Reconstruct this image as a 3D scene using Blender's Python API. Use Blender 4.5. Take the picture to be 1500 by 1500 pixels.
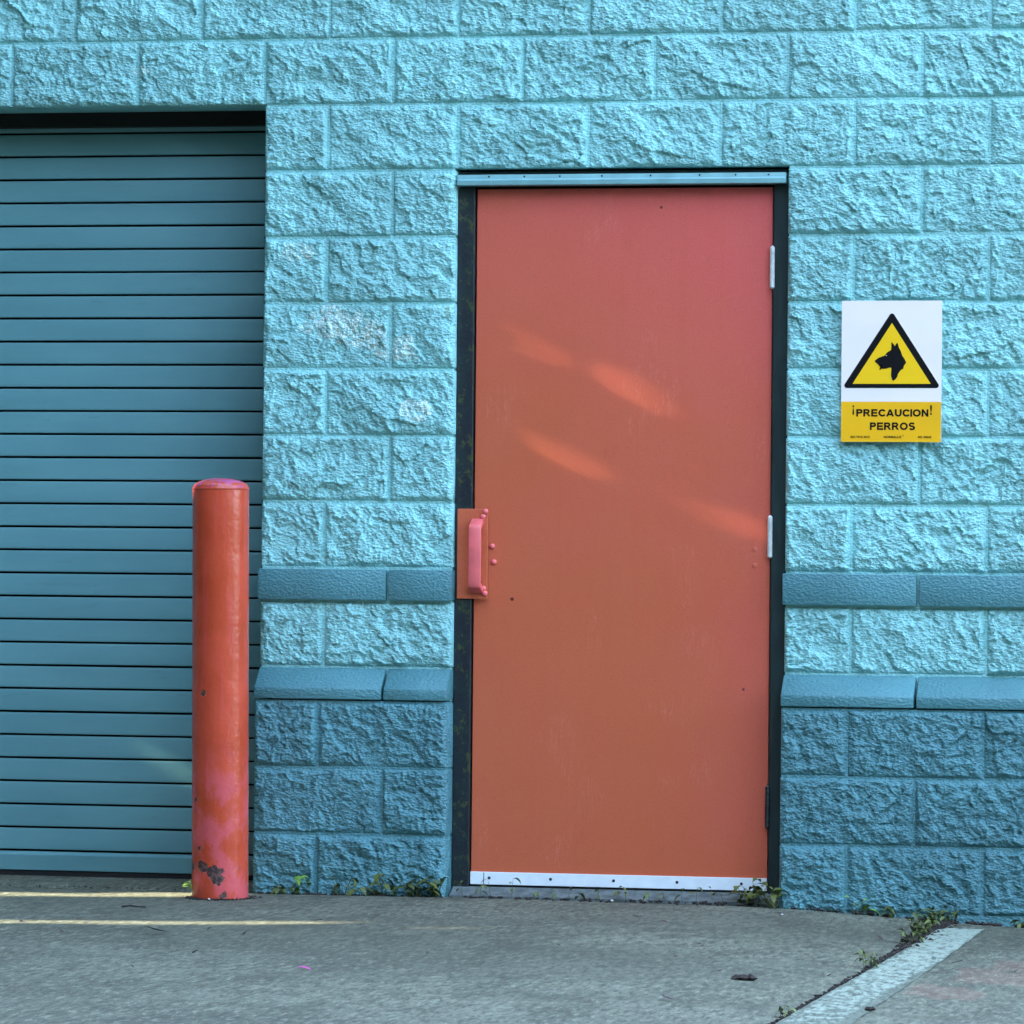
import bpy, bmesh, math, random
import numpy as np
from mathutils import Vector, Matrix

for o in list(bpy.data.objects):
    bpy.data.objects.remove(o)
scene = bpy.context.scene
COL = scene.collection
rnd = random.Random(7)
R = math.radians

# ------------------------------------------------------------------ camera
F, CX, CY, CZ, YAW, PIT, ROL = 6500.0, 3.46873, -13.24298, 1.03432, 0.19954, 0.01158, 0.00939
cam_d = bpy.data.cameras.new('camera')
cam = bpy.data.objects.new('camera', cam_d)
COL.objects.link(cam)
fw = Vector((-math.sin(YAW) * math.cos(PIT), math.cos(YAW) * math.cos(PIT), math.sin(PIT)))
rt = Vector((math.cos(YAW), math.sin(YAW), 0))
up = rt.cross(fw)
r2 = math.cos(ROL) * rt + math.sin(ROL) * up
u2 = -math.sin(ROL) * rt + math.cos(ROL) * up
M = Matrix((r2, u2, -fw)).transposed().to_4x4()
M.translation = Vector((CX, CY, CZ))
cam.matrix_world = M
cam_d.sensor_width = 36
cam_d.lens = F / 1500 * 36
cam_d.clip_start = 0.1
cam_d.clip_end = 500
scene.camera = cam

# ------------------------------------------------------------------ sky and sun (low sun raking in from the left, mostly caught by a tree)
EL, AZ = R(24), R(17)
SUN = Vector((-math.cos(EL) * math.cos(AZ), -math.cos(EL) * math.sin(AZ), math.sin(EL)))
w = bpy.data.worlds.new('World')
scene.world = w
w.use_nodes = True
nt = w.node_tree
bg = nt.nodes['Background']
sky = nt.nodes.new('ShaderNodeTexSky')
sky.sky_type = 'NISHITA'
sky.sun_disc = False
sky.sun_elevation = EL
sky.sun_rotation = math.atan2(SUN.x, SUN.y)
sky.air_density = 1.0
sky.dust_density = 4.0
sky.ozone_density = 0.6
nt.links.new(sky.outputs[0], bg.inputs[0])
bg.inputs[1].default_value = 0.15
sd = bpy.data.lights.new('sun', 'SUN')
sd.energy = 2.2
sd.angle = R(0.6)
sd.color = (1.0, 0.90, 0.68)
sun = bpy.data.objects.new('sun', sd)
COL.objects.link(sun)
sun.rotation_euler = SUN.to_track_quat('Z', 'Y').to_euler()
sun.location = SUN * 30
vs = scene.view_settings
vs.view_transform = 'Standard'
vs.look = 'None'
vs.gamma = 1
vs.use_curve_mapping = False
vs.exposure = 4.15


# ------------------------------------------------------------------ helpers
def tag(o, label=None, cat=None, group=None, kind=None):
    if label: o['label'] = label
    if cat: o['category'] = cat
    if group: o['group'] = group
    if kind: o['kind'] = kind
    return o


def empty(name, loc=(0, 0, 0)):
    o = bpy.data.objects.new(name, None)
    o.location = loc
    COL.objects.link(o)
    return o


def mesh(name, verts, faces, smooth=False):
    me = bpy.data.meshes.new(name)
    me.from_pydata([tuple(v) for v in verts], [], [tuple(f) for f in faces])
    if smooth:
        me.polygons.foreach_set('use_smooth', [True] * len(me.polygons))
    me.update()
    return me


def link(name, me, mat=None, parent=None, loc=(0, 0, 0)):
    o = bpy.data.objects.new(name, me)
    if mat is not None and len(me.materials) == 0:
        me.materials.append(mat)
    o.location = loc
    if parent:
        o.parent = parent
    COL.objects.link(o)
    return o


class MB:
    def __init__(s):
        s.v, s.f = [], []

    def add(s, v, f):
        n = len(s.v)
        s.v += [tuple(p) for p in v]
        s.f += [tuple(i + n for i in q) for q in f]
        return s

    def box(s, x0, x1, y0, y1, z0, z1):
        v = [(x, y, z) for x in (x0, x1) for y in (y0, y1) for z in (z0, z1)]
        return s.add(v, [(0, 1, 3, 2), (4, 6, 7, 5), (0, 4, 5, 1), (2, 3, 7, 6), (0, 2, 6, 4), (1, 5, 7, 3)])

    def prism(s, prof, x0, x1):
        """profile in (y, z), counter-clockwise seen from +x, swept along x"""
        n = len(prof)
        v = [(x0, a, b) for a, b in prof] + [(x1, a, b) for a, b in prof]
        f = [(i, i + n, (i + 1) % n + n, (i + 1) % n) for i in range(n)]
        f += [tuple(range(n)), tuple(range(2 * n - 1, n - 1, -1))]
        return s.add(v, f)

    def slab(s, poly, y0, y1):
        """polygon in (x, z) given thickness from y0 (front) to y1 (back)"""
        n = len(poly)
        v = [(a, y0, b) for a, b in poly] + [(a, y1, b) for a, b in poly]
        f = [(i, (i + 1) % n, (i + 1) % n + n, i + n) for i in range(n)]
        f += [tuple(range(n - 1, -1, -1)), tuple(range(n, 2 * n))]
        return s.add(v, f)

    def lathe(s, prof, c=(0, 0, 0), n=32, axis='z'):
        """profile (radius, height) turned round an axis through c"""
        m = len(prof)
        v = []
        for r, h in prof:
            for k in range(n):
                a = 2 * math.pi * k / n
                if axis == 'z':
                    v.append((c[0] + r * math.cos(a), c[1] + r * math.sin(a), c[2] + h))
                else:
                    v.append((c[0] + r * math.cos(a), c[1] - h, c[2] + r * math.sin(a)))
        f = []
        for i in range(m - 1):
            for k in range(n):
                f.append((i * n + k, i * n + (k + 1) % n, (i + 1) * n + (k + 1) % n, (i + 1) * n + k))
        f.append(tuple(range(n - 1, -1, -1)))
        f.append(tuple(range((m - 1) * n, m * n)))
        return s.add(v, f)

    def build(s, name, mat, parent=None, loc=(0, 0, 0), bevel=0, smooth=False, seg=2):
        me = mesh(name, s.v, s.f)
        bm = bmesh.new()
        bm.from_mesh(me)
        bmesh.ops.recalc_face_normals(bm, faces=bm.faces)
        if bevel:
            es = [e for e in bm.edges if e.is_manifold and e.calc_face_angle(0) > R(25)]
            bmesh.ops.bevel(bm, geom=es, offset=bevel, segments=seg, affect='EDGES', profile=.5)
        bm.to_mesh(me)
        bm.free()
        if smooth:
            me.polygons.foreach_set('use_smooth', [True] * len(me.polygons))
            try:
                me.set_sharp_from_angle(angle=R(35))
            except Exception:
                pass
        return link(name, me, mat, parent, loc)


# numpy gradient noise
def pn(x, y, seed):
    xi = np.floor(x).astype(np.int64)
    yi = np.floor(y).astype(np.int64)
    xf, yf = x - xi, y - yi

    def grad(ix, iy, dx, dy):
        h = (ix * 374761393 + iy * 668265263 + seed * 974634777) & 0xffffffff
        h = ((h ^ (h >> 13)) * 1274126177) & 0xffffffff
        h = h ^ (h >> 16)
        a = (h & 0xffff) / 65536.0 * 2 * np.pi
        return np.cos(a) * dx + np.sin(a) * dy
    u = xf * xf * xf * (xf * (xf * 6 - 15) + 10)
    v = yf * yf * yf * (yf * (yf * 6 - 15) + 10)
    a = grad(xi, yi, xf, yf)
    b = grad(xi + 1, yi, xf - 1, yf)
    c = grad(xi, yi + 1, xf, yf - 1)
    d = grad(xi + 1, yi + 1, xf - 1, yf - 1)
    return ((a + (b - a) * u) * (1 - v) + (c + (d - c) * u) * v) * 1.5


def cell(x, y, seed):
    """tilted-facet noise: each cell is a little plane, giving broken-stone facets"""
    xi = np.floor(x).astype(np.int64)
    yi = np.floor(y).astype(np.int64)
    best = np.full(x.shape, 9.0)
    val = np.zeros(x.shape)
    for ox in (-1, 0, 1):
        for oy in (-1, 0, 1):
            h = ((xi + ox) * 374761393 + (yi + oy) * 668265263 + seed * 362437) & 0xffffffff
            h = ((h ^ (h >> 13)) * 1274126177) & 0xffffffff
            h = h ^ (h >> 16)
            px = xi + ox + (h & 255) / 255.0
            py = yi + oy + ((h >> 8) & 255) / 255.0
            gx = (((h >> 16) & 255) / 127.5 - 1)
            gy = (((h >> 24) & 255) / 127.5 - 1)
            d = (px - x) ** 2 + (py - y) ** 2
            t = gx * (x - px) + gy * (y - py) + (gx - gy) * .25
            m = d < best
            best = np.where(m, d, best)
            val = np.where(m, t, val)
    return val


# ------------------------------------------------------------------ materials
class NM:
    """small node-graph builder round a Principled shader"""
    def __init__(s, name, rough=.5, spec=.5, metal=0):
        s.m = bpy.data.materials.new(name)
        s.m.use_nodes = True
        s.t = s.m.node_tree
        s.b = s.t.nodes['Principled BSDF']
        s.b.inputs['Roughness'].default_value = rough
        s.b.inputs['Metallic'].default_value = metal
        s.b.inputs['Specular IOR Level'].default_value = spec

    def n(s, typ, **kw):
        x = s.t.nodes.new(typ)
        for k, v in kw.items():
            if k.startswith('i_'):
                x.inputs[k[2:]].default_value = v
            else:
                setattr(x, k, v)
        return x

    def put(s, sock, v):
        if hasattr(v, 'is_output') or hasattr(v, 'links') and not isinstance(v, (int, float, tuple)):
            s.t.links.new(v, sock)
        else:
            sock.default_value = v

    def pos(s):
        return s.n('ShaderNodeNewGeometry').outputs['Position']

    def obj(s):
        return s.n('ShaderNodeTexCoord').outputs['Object']

    def mapping(s, vec, scale=(1, 1, 1), rot=(0, 0, 0), loc=(0, 0, 0)):
        x = s.n('ShaderNodeMapping')
        s.put(x.inputs['Vector'], vec)
        x.inputs['Scale'].default_value = scale
        x.inputs['Rotation'].default_value = rot
        x.inputs['Location'].default_value = loc
        return x.outputs[0]

    def noise(s, vec, scale, detail=4, rough=.55, dist=0):
        x = s.n('ShaderNodeTexNoise')
        s.put(x.inputs['Vector'], vec)
        x.inputs['Scale'].default_value = scale
        x.inputs['Detail'].default_value = detail
        x.inputs['Roughness'].default_value = rough
        x.inputs['Distortion'].default_value = dist
        return x.outputs[0]

    def voro(s, vec, scale, feature='F1'):
        x = s.n('ShaderNodeTexVoronoi', feature=feature)
        s.put(x.inputs['Vector'], vec)
        x.inputs['Scale'].default_value = scale
        return x

    def ramp(s, fac, a, b, v0=0.0, v1=1.0):
        x = s.n('ShaderNodeMapRange', interpolation_type='SMOOTHSTEP')
        s.put(x.inputs[0], fac)
        x.inputs[1].default_value = a
        x.inputs[2].default_value = b
        x.inputs[3].default_value = v0
        x.inputs[4].default_value = v1
        return x.outputs[0]

    def math(s, op, a, b=0.0):
        x = s.n('ShaderNodeMath', operation=op)
        s.put(x.inputs[0], a)
        s.put(x.inputs[1], b)
        return x.outputs[0]

    def mix(s, fac, a, b):
        x = s.n('ShaderNodeMix', data_type='RGBA')
        s.put(x.inputs[0], fac)
        s.put(x.inputs[6], a if not isinstance(a, tuple) else (*a, 1)[:4])
        s.put(x.inputs[7], b if not isinstance(b, tuple) else (*b, 1)[:4])
        return x.outputs[2]

    def near(s, vec, pts, r, ns, warp=.6, squash=(1, 1, 1)):
        """mask: blotches round given points, their outline broken by noise"""
        out = None
        for p in pts:
            d = s.n('ShaderNodeVectorMath', operation='SUBTRACT')
            s.put(d.inputs[0], vec)
            d.inputs[1].default_value = p[:3]
            k = s.n('ShaderNodeVectorMath', operation='MULTIPLY')
            s.t.links.new(d.outputs[0], k.inputs[0])
            k.inputs[1].default_value = squash
            l = s.n('ShaderNodeVectorMath', operation='LENGTH')
            s.t.links.new(k.outputs[0], l.inputs[0])
            rr = p[3] if len(p) > 3 else r
            q = s.math('DIVIDE', l.outputs['Value'], rr)
            q = s.math('ADD', q, s.math('MULTIPLY', s.math('SUBTRACT', ns, .5), warp * 2))
            out = q if out is None else s.math('MINIMUM', out, q)
        return s.ramp(out, 1.0, .85)

    def color(s, c):
        s.put(s.b.inputs['Base Color'], c if not isinstance(c, tuple) else (*c, 1)[:4])
        return s

    def bump(s, h, dist, strength=1.0, prev=None):
        x = s.n('ShaderNodeBump')
        x.inputs['Distance'].default_value = dist
        x.inputs['Strength'].default_value = strength
        s.put(x.inputs['Height'], h)
        if prev is not None:
            s.t.links.new(prev, x.inputs['Normal'])
        s.t.links.new(x.outputs[0], s.b.inputs['Normal'])
        return x.outputs[0]


TEAL = (0.300, 0.650, 0.630)
TEAL_BASE = (0.098, 0.270, 0.295)
BAND = (0.082, 0.240, 0.260)


def wall_paint(name, col, fine=.0022, chips=True):
    m = NM(name, rough=.42, spec=.5)
    p = m.pos()
    n1 = m.noise(p, 2.2, 3)
    n2 = m.noise(p, 60, 3)
    dk = tuple(c * .86 for c in col)
    lt = tuple(min(.9, c * 1.09) for c in col)
    c = m.mix(m.ramp(n1, .35, .65), dk, lt)
    c = m.mix(m.ramp(n2, .35, .75, 0, .22), c, tuple(c_ * .8 for c_ in col))
    if chips:
        ns = m.noise(p, 30, 3, .7)
        k = m.near(p, [(.225, 0, 1.765, .075), (.31, 0, 1.735, .065), (.43, 0, 1.685, .060), (.49, 0, 1.50, .050), (.11, 0, 1.985, .040), (-.40, 0, 2.55, .022)], .05, ns, .9, (.8, .3, 1.3))
        ln = m.noise(m.mapping(p, rot=(0, .75, 0), scale=(2.6, 1, .9)), 26, 4, .65, 1.2)
        ln = m.ramp(m.math('ABSOLUTE', m.math('SUBTRACT', ln, .5)), .042, .018)
        c = m.mix(m.math('MULTIPLY', k, ln), c, (.80, .88, .76))
    m.color(c)
    h1 = m.noise(p, 130, 5, .62)
    if fine > .001:
        v = m.voro(m.mapping(p, rot=(0, .7, 0), scale=(1, 1, 1.6)), 95, 'F1').outputs['Distance']
        h = m.math('ADD', h1, m.math('MULTIPLY', v, .9))
    else:
        h = h1
    m.bump(h, fine)
    return m.m


MAT_WALL = wall_paint('wall_paint_turquoise', TEAL, .005)
MAT_BASE = wall_paint('wall_paint_base', TEAL_BASE, .005)
MAT_MORTAR = wall_paint('joint_paint', TEAL, .003, False)
MAT_MORTAR_B = wall_paint('joint_paint_base', TEAL_BASE, .003, False)
MAT_BAND = wall_paint('wall_paint_band', BAND, .0022, False)


def plain(name, col, rough=.5, metal=0, var=.15, scale=40, bump=0, spec=.5):
    m = NM(name, rough, spec, metal)
    p = m.pos()
    n = m.noise(p, scale, 4)
    m.color(m.mix(m.ramp(n, .3, .7), tuple(c * (1 - var) for c in col), tuple(min(1, c * (1 + var)) for c in col)))
    if bump:
        m.bump(m.noise(p, scale * 6, 3), bump)
    return m.m


def slat_mat():
    m = NM('roller_slat_paint', .48)
    p = m.pos()
    n = m.noise(m.mapping(p, scale=(.6, 1, 3)), 3.0, 4)
    c = m.mix(m.ramp(n, .3, .7), (.102, .262, .280), (.124, .302, .320))
    g = m.noise(m.mapping(p, scale=(1, 1, 6)), 9, 5, .65)
    c = m.mix(m.ramp(g, .60, .80, 0, .5), c, (.060, .150, .165))
    sp = m.noise(p, 160, 2)
    c = m.mix(m.ramp(sp, .70, .78, 0, .5), c, (.04, .09, .11))
    m.color(c)
    m.bump(m.noise(p, 220, 3), .0004)
    return m.m


MAT_SLAT = slat_mat()
MAT_DARK = plain('dark_void', (.006, .007, .008), .9)  # near-black colour stands in for unlit space behind the openings
MAT_RUBBER = plain('black_rubber', (.008, .009, .010), .8)
MAT_RAIL = plain('galvanised_guide', (.05, .10, .13), .5)
MAT_FRAME = NM('door_frame_dark_green', .42)
_p = MAT_FRAME.pos()
_n = MAT_FRAME.noise(MAT_FRAME.mapping(_p, scale=(6, 6, 1)), 6, 5, .6)
MAT_FRAME.color(MAT_FRAME.mix(MAT_FRAME.ramp(_n, .35, .7), (.006, .018, .019), (.014, .036, .037)))
MAT_FRAME.bump(MAT_FRAME.noise(_p, 120, 3), .0004)
MAT_FRAME = MAT_FRAME.m
_m = NM('door_frame_stained', .5)
_p = _m.pos()
_c = _m.mix(_m.ramp(_m.noise(_p, 22, 4, .65), .40, .62), (.006, .016, .017), (.005, .008, .014))
_c = _m.mix(_m.math('MULTIPLY', _m.ramp(_m.noise(_m.mapping(_p, scale=(1, 1, .8)), 48, 4, .7), .55, .63), .85), _c, (.050, .065, .016))
_m.color(_c)
_m.bump(_m.noise(_p, 90, 4), .0012)
MAT_JAMB = _m.m
MAT_DRIP = plain('drip_rail_paint', (.20, .42, .43), .42, var=.12, scale=14, bump=.0003)
MAT_STEEL = plain('hinge_steel', (.74, .78, .74), .30, .25, .12, 60)
MAT_STEEL_OLD = plain('hinge_steel_tarnished', (.10, .12, .14), .4, 1.0, .3, 60)
MAT_SWEEP = plain('sweep_aluminium', (.80, .86, .86), .35, 0, .04, 30)
MAT_SCREW = plain('screw_head', (.02, .02, .02), .5)


def door_mat():
    m = NM('door_paint_coral', .36, .35)
    p = m.pos()
    n = m.noise(p, 1.1, 3, .5)
    sx = m.n('ShaderNodeSeparateXYZ')
    m.t.links.new(p, sx.inputs[0])
    # the colour shifts pinker towards the hinge side and the head
    f = m.math('ADD', m.math('MULTIPLY', m.math('SUBTRACT', sx.outputs[0], .66), .48), m.math('MULTIPLY', m.math('SUBTRACT', sx.outputs[2], .9), .36))
    f = m.math('ADD', f, m.math('MULTIPLY', m.math('SUBTRACT', n, .5), .9))
    c = m.mix(m.ramp(f, .08, 1.10), (.60, .132, .058), (.76, .122, .122))
    st = m.noise(m.mapping(p, scale=(9, 9, .35)), 4, 4)
    c = m.mix(m.ramp(st, .5, .8, 0, .14), c, (.60, .095, .045))
    gr = m.noise(p, 330, 2)
    c = m.mix(m.ramp(gr, .48, .68, 0, .40), c, (.46, .062, .028))
    sm = m.noise(m.mapping(p, rot=(0, .4, 0), scale=(1, 1, .3)), 7, 6, .7)
    c = m.mix(m.ramp(sm, .60, .74, 0, .30), c, (.50, .085, .050))
    sp = m.voro(p, 28).outputs['Distance']
    c = m.mix(m.ramp(sp, .055, .02, 0, .6), c, (.15, .04, .03))
    ns = m.noise(p, 30, 3)
    scr = m.noise(m.mapping(p, rot=(0, .5, 0), scale=(6, 1, .5)), 9, 4, .7, .8)
    scr = m.math('MULTIPLY', m.ramp(m.math('ABSOLUTE', m.math('SUBTRACT', scr, .5)), .008, .003), m.ramp(m.noise(p, 3.5, 2), .56, .66))
    c = m.mix(m.math('MULTIPLY', scr, .5), c, (.80, .26, .20))
    k = m.near(p, [(.784, .045, .925, .006), (1.235, .045, 2.12, .005), (1.5, .045, .66, .005)], .005, ns, .4)
    c = m.mix(m.math('MULTIPLY', k, .85), c, (.05, .01, .01))
    m.color(c)
    m.put(m.b.inputs['Roughness'], m.ramp(m.noise(p, 5, 4), .3, .7, .30, .44))
    h = m.noise(p, 420, 3)
    b = m.bump(m.noise(p, 2.0, 2), .004, .6)
    m.bump(h, .0006, 1, b)
    return m.m


MAT_DOOR = door_mat()
MAT_PULL = plain('pull_handle_paint', (.80, .150, .150), .34, 0, .10, 18, .0004)


def bollard_mat():
    m = NM('bollard_paint_coral', .24, .5)
    p = m.obj()
    n = m.noise(p, 9, 4)
    c = m.mix(m.ramp(n, .3, .7), (.50, .060, .020), (.60, .078, .036))
    st = m.noise(m.mapping(p, scale=(10, 10, .5)), 6, 4)
    c = m.mix(m.ramp(st, .5, .75, 0, .35), c, (.64, .085, .10))
    sx = m.n('ShaderNodeSeparateXYZ')
    m.t.links.new(p, sx.inputs[0])
    z = sx.outputs[2]
    # rubbed pink patches where the lower pipe has been scraped by bumpers
    sc = m.noise(m.mapping(p, scale=(1, 1, .6)), 16, 5, .65)
    msk = m.math('MULTIPLY', m.ramp(sc, .44, .60), m.ramp(z, .52, .30))
    c = m.mix(m.math('MULTIPLY', msk, .42), c, (.72, .13, .19))
    # worn cap
    cap = m.math('MULTIPLY', m.ramp(z, 1.236, 1.246), m.ramp(m.noise(p, 30, 4, .7), .42, .56))
    c = m.mix(m.math('MULTIPLY', cap, .8), c, (.46, .10, .26))
    ns = m.noise(p, 34, 4, .65)
    chips = m.near(p, [(-.035, -.078, .105, .020), (.008, -.085, .085, .022), (.014, -.085, .063, .020), (-.034, -.078, .620, .012), (-.07, -.05, .10, .014), (-.06, -.06, .30, .008), (.03, -.08, .012, .016), (-.045, -.07, .155, .009)], .02, ns, 1.3)
    sm = m.math('MULTIPLY', m.ramp(m.noise(p, 70, 4, .7), .66, .70), m.ramp(z, .40, .05))
    chips = m.math('MAXIMUM', chips, sm)
    c = m.mix(chips, c, m.mix(m.ramp(m.noise(p, 90, 3), .4, .6), (.045, .022, .022), (.13, .07, .05)))
    m.color(c)
    m.put(m.b.inputs['Roughness'], m.ramp(chips, 0, 1, .24, .8))
    b = m.bump(m.math('SUBTRACT', m.noise(p, 60, 4), m.math('MULTIPLY', chips, 1.2)), .0016, .8)
    m.bump(m.noise(p, 7, 2), .004, .5, b)
    return m.m


MAT_BOLLARD = bollard_mat()


def concrete(name, col, rough=.85):
    m = NM(name, rough, .3)
    p = m.pos()
    n1 = m.noise(p, .9, 5, .6)
    n2 = m.noise(m.mapping(p, scale=(1, .5, 1)), 5, 7, .7)
    n3 = m.noise(m.mapping(p, scale=(1, .26, 1)), 60, 5, .8)
    n4 = m.noise(m.mapping(p, scale=(.35, 1, 1)), 3.2, 5, .7)
    c = m.mix(m.ramp(n1, .3, .7), tuple(a * .74 for a in col), tuple(a * 1.16 for a in col))
    c = m.mix(m.ramp(n2, .45, .68, 0, .75), c, tuple(a * .50 for a in col))
    c = m.mix(m.ramp(n3, .50, .60, 0, .80), c, tuple(a * .42 for a in col))
    c = m.mix(m.ramp(n3, .47, .38, 0, .8), c, tuple(min(.8, a * 1.6) for a in col))
    c = m.mix(m.ramp(n4, .50, .68, 0, .55), c, tuple(a * .55 for a in col))
    # stains of rust-red near the painted stripe and old oil marks
    ns = m.noise(m.mapping(p, scale=(1, .45, 1)), 10, 5, .65)
    k = m.near(p, [(2.42, -1.55, -.04, .20), (2.33, -1.95, -.04, .14), (2.47, -1.25, -.04, .16)], .2, ns, 1.0, (1.5, .8, 0))
    c = m.mix(m.math('MULTIPLY', k, .22), c, (.30, .13, .10))
    k2 = m.near(p, [(1.65, -.75, 0, .45), (.55, -1.35, 0, .6), (-.2, -.55, 0, .35), (1.3, -1.9, 0, .5), (2.6, -.5, 0, .4)], .4, ns, 1.1, (.8, 1, 0))
    c = m.mix(m.math('MULTIPLY', k2, .30), c, tuple(a * .45 for a in col))
    m.color(c)
    h = m.math('ADD', m.noise(p, 160, 4, .7), m.math('MULTIPLY', m.noise(p, 26, 4), 1.5))
    m.bump(h, .004)
    return m.m


MAT_CONC = concrete('concrete_pavement', (.146, .153, .108))
MAT_GROUND = concrete('ground_asphalt', (.075, .078, .080))
MAT_SOIL = plain('soil', (.030, .022, .017), .95, 0, .5, 60, .002)


def stripe_mat():
    m = NM('worn_white_line_paint', .7, .3)
    p = m.pos()
    n = m.noise(p, 24, 6, .75)
    n2 = m.noise(m.mapping(p, scale=(1, .26, 1)), 60, 5, .8)
    sx = m.n('ShaderNodeSeparateXYZ')
    m.t.links.new(p, sx.inputs[0])
    # tyres have worn the outer end and both edges of the line
    e = m.math('ADD', sx.outputs[0], m.math('MULTIPLY', sx.outputs[1], -.040))
    e = m.math('ABSOLUTE', m.math('SUBTRACT', e, 2.215))
    a = m.math('ADD', m.math('MULTIPLY', n, .75), m.math('MULTIPLY', n2, .75))
    a = m.math('ADD', a, m.math('MULTIPLY', sx.outputs[1], -.055))
    a = m.math('ADD', a, m.ramp(e, .045, .085, 0, .22))
    worn = m.ramp(a, .76, .96)
    conc = m.mix(m.ramp(n2, .45, .62), (.15, .175, .13), (.085, .10, .075))
    pnt = m.mix(m.ramp(n2, .5, .66, 0, .5), (.32, .38, .30), (.20, .23, .18))
    m.color(m.mix(worn, pnt, conc))
    m.bump(m.math('ADD', m.noise(p, 160, 4, .7), m.math('MULTIPLY', m.noise(p, 26, 4), 1.5)), .004)
    return m.m


MAT_STRIPE = stripe_mat()
MAT_SIGN_W = plain('sign_white', (.90, .80, .73), .4, 0, .02, 6)
MAT_SIGN_Y = plain('sign_yellow', (.95, .56, .0), .45, 0, .02, 6)
MAT_SIGN_A = plain('sign_amber', (.90, .46, .0), .45, 0, .05, 4)
MAT_SIGN_K = plain('sign_black', (.004, .004, .005), .6, 0, .1, 6, 0, .15)


def leaf_mat(name, a, b):
    m = NM(name, .5)
    o = m.n('ShaderNodeObjectInfo').outputs['Random']
    n = m.noise(m.pos(), 60, 3)
    m.color(m.mix(m.math('MULTIPLY', m.math('ADD', o, n), .5), a, b))
    return m.m


MAT_LEAF = leaf_mat('weed_leaf', (.045, .075, .018), (.140, .165, .030))
MAT_LEAF_BRIGHT = leaf_mat('weed_leaf_fresh', (.11, .24, .03), (.20, .36, .05))
MAT_DRY = leaf_mat('dry_leaf', (.030, .018, .014), (.085, .048, .035))
MAT_STEM = plain('weed_stem', (.07, .09, .03), .7)
MAT_PETAL = plain('fallen_petal', (.42, .05, .22), .6)
MAT_TREE = leaf_mat('tree_foliage', (.035, .070, .018), (.06, .11, .03))
MAT_BARK = plain('bark', (.09, .065, .045), .9, 0, .4, 12, .01)
MAT_PALE = plain('pale_pebble', (.60, .62, .60), .7)

# ------------------------------------------------------------------ ground
B, C = .4064, .2032


def sst(a, b, x):
    t = min(1, max(0, (x - a) / (b - a)))
    return t * t * (3 - 2 * t)


def gz(x, y):
    z = .020 - .047 * sst(1.45, 2.5, x) + .010 * min(0, y + .066)
    if x < .1:
        z += .045 * min(.32, max(0, y + .066))
    return z


def jx(y):
    """x of the pavement joint at depth y"""
    return 2.137 + .040 * y


tag(link('ground', mesh('ground', [(-90, -90, -.34), (90, -90, -.34), (90, 90, -.34), (-90, 90, -.34)], [(0, 1, 2, 3)]), MAT_GROUND), kind='structure')
pav = tag(empty('concrete_pavement'), kind='structure')


def slab(name, xa, xb, ya, yb, nx, ny, mat=MAT_CONC, depth=.18):
    """slab with its top following the fall of the yard; xa, xb may depend on y"""
    v, f = [], []
    for j in range(ny + 1):
        y = ya + (yb - ya) * j / ny
        a = xa(y) if callable(xa) else xa
        b = xb(y) if callable(xb) else xb
        for i in range(nx + 1):
            x = a + (b - a) * i / nx
            e = 0
            if min(i, nx - i) == 0 or min(j, ny - j) == 0:
                e = -.004
            v.append((x, y, gz(x, y) + .0025 * math.sin(3.1 * x + 1.7 * y) + e))
    W = nx + 1
    for j in range(ny):
        for i in range(nx):
            f.append((j * W + i, j * W + i + 1, (j + 1) * W + i + 1, (j + 1) * W + i))
    loop = [i for i in range(W)] + [j * W + nx for j in range(1, ny + 1)] + [ny * W + i for i in range(nx - 1, -1, -1)] + [j * W for j in range(ny - 1, 0, -1)]
    base = len(v)
    for k in loop:
        v.append((v[k][0], v[k][1], v[k][2] - depth))
    n = len(loop)
    for k in range(n):
        f.append((loop[k], base + k, base + (k + 1) % n, loop[(k + 1) % n]))
    me = mesh(name, v, f, True)
    try:
        me.set_sharp_from_angle(angle=R(40))
    except Exception:
        pass
    return link(name, me, mat, pav)


slab('slab', -3.1, lambda y: jx(y) - .006, -5.0, -.050, 90, 60)
slab('slab', lambda y: jx(y) + .006, 6.2, -5.0, -.075, 60, 60)
slab('slab', -3.1, lambda y: jx(y) - .006, -10.0, -5.012, 40, 40)
slab('slab', lambda y: jx(y) + .006, 6.2, -10.0, -5.012, 40, 40)
slab('slab', -8.2, -3.112, -10.0, -.07, 40, 60)
slab('door_sill', -3.04, -.006, -.036, .30, 60, 6)

# painted stripe lying along the pavement joint
sv, sf = [], []
NS = 60
for j in range(NS + 1):
    y = -.30 - 4.5 * j / NS
    a = jx(y) + .012 + .001 * math.sin(j * 2.3)
    b = jx(y) + .135 + .045 * j / NS * 1.3 + .002 * math.sin(j * 1.7 + 1)
    if j == 0: a += .03
    for i in range(5):
        x = a + (b - a) * i / 4
        sv.append((x, y + (.035 * i / 4 if j == 0 else 0), gz(x, y) + .0025 * math.sin(3.1 * x + 1.7 * y) + .0025))
for j in range(NS):
    for i in range(4):
        sf.append((j * 5 + i, (j + 1) * 5 + i, (j + 1) * 5 + i + 1, j * 5 + i + 1))
tag(link('painted_stripe', mesh('painted_stripe', sv, sf, True), MAT_STRIPE), kind='structure')

# ------------------------------------------------------------------ block wall
wall = tag(empty('block_wall'), 'turquoise split-face block wall with smooth darker bands round the doorways', 'wall')


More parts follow.
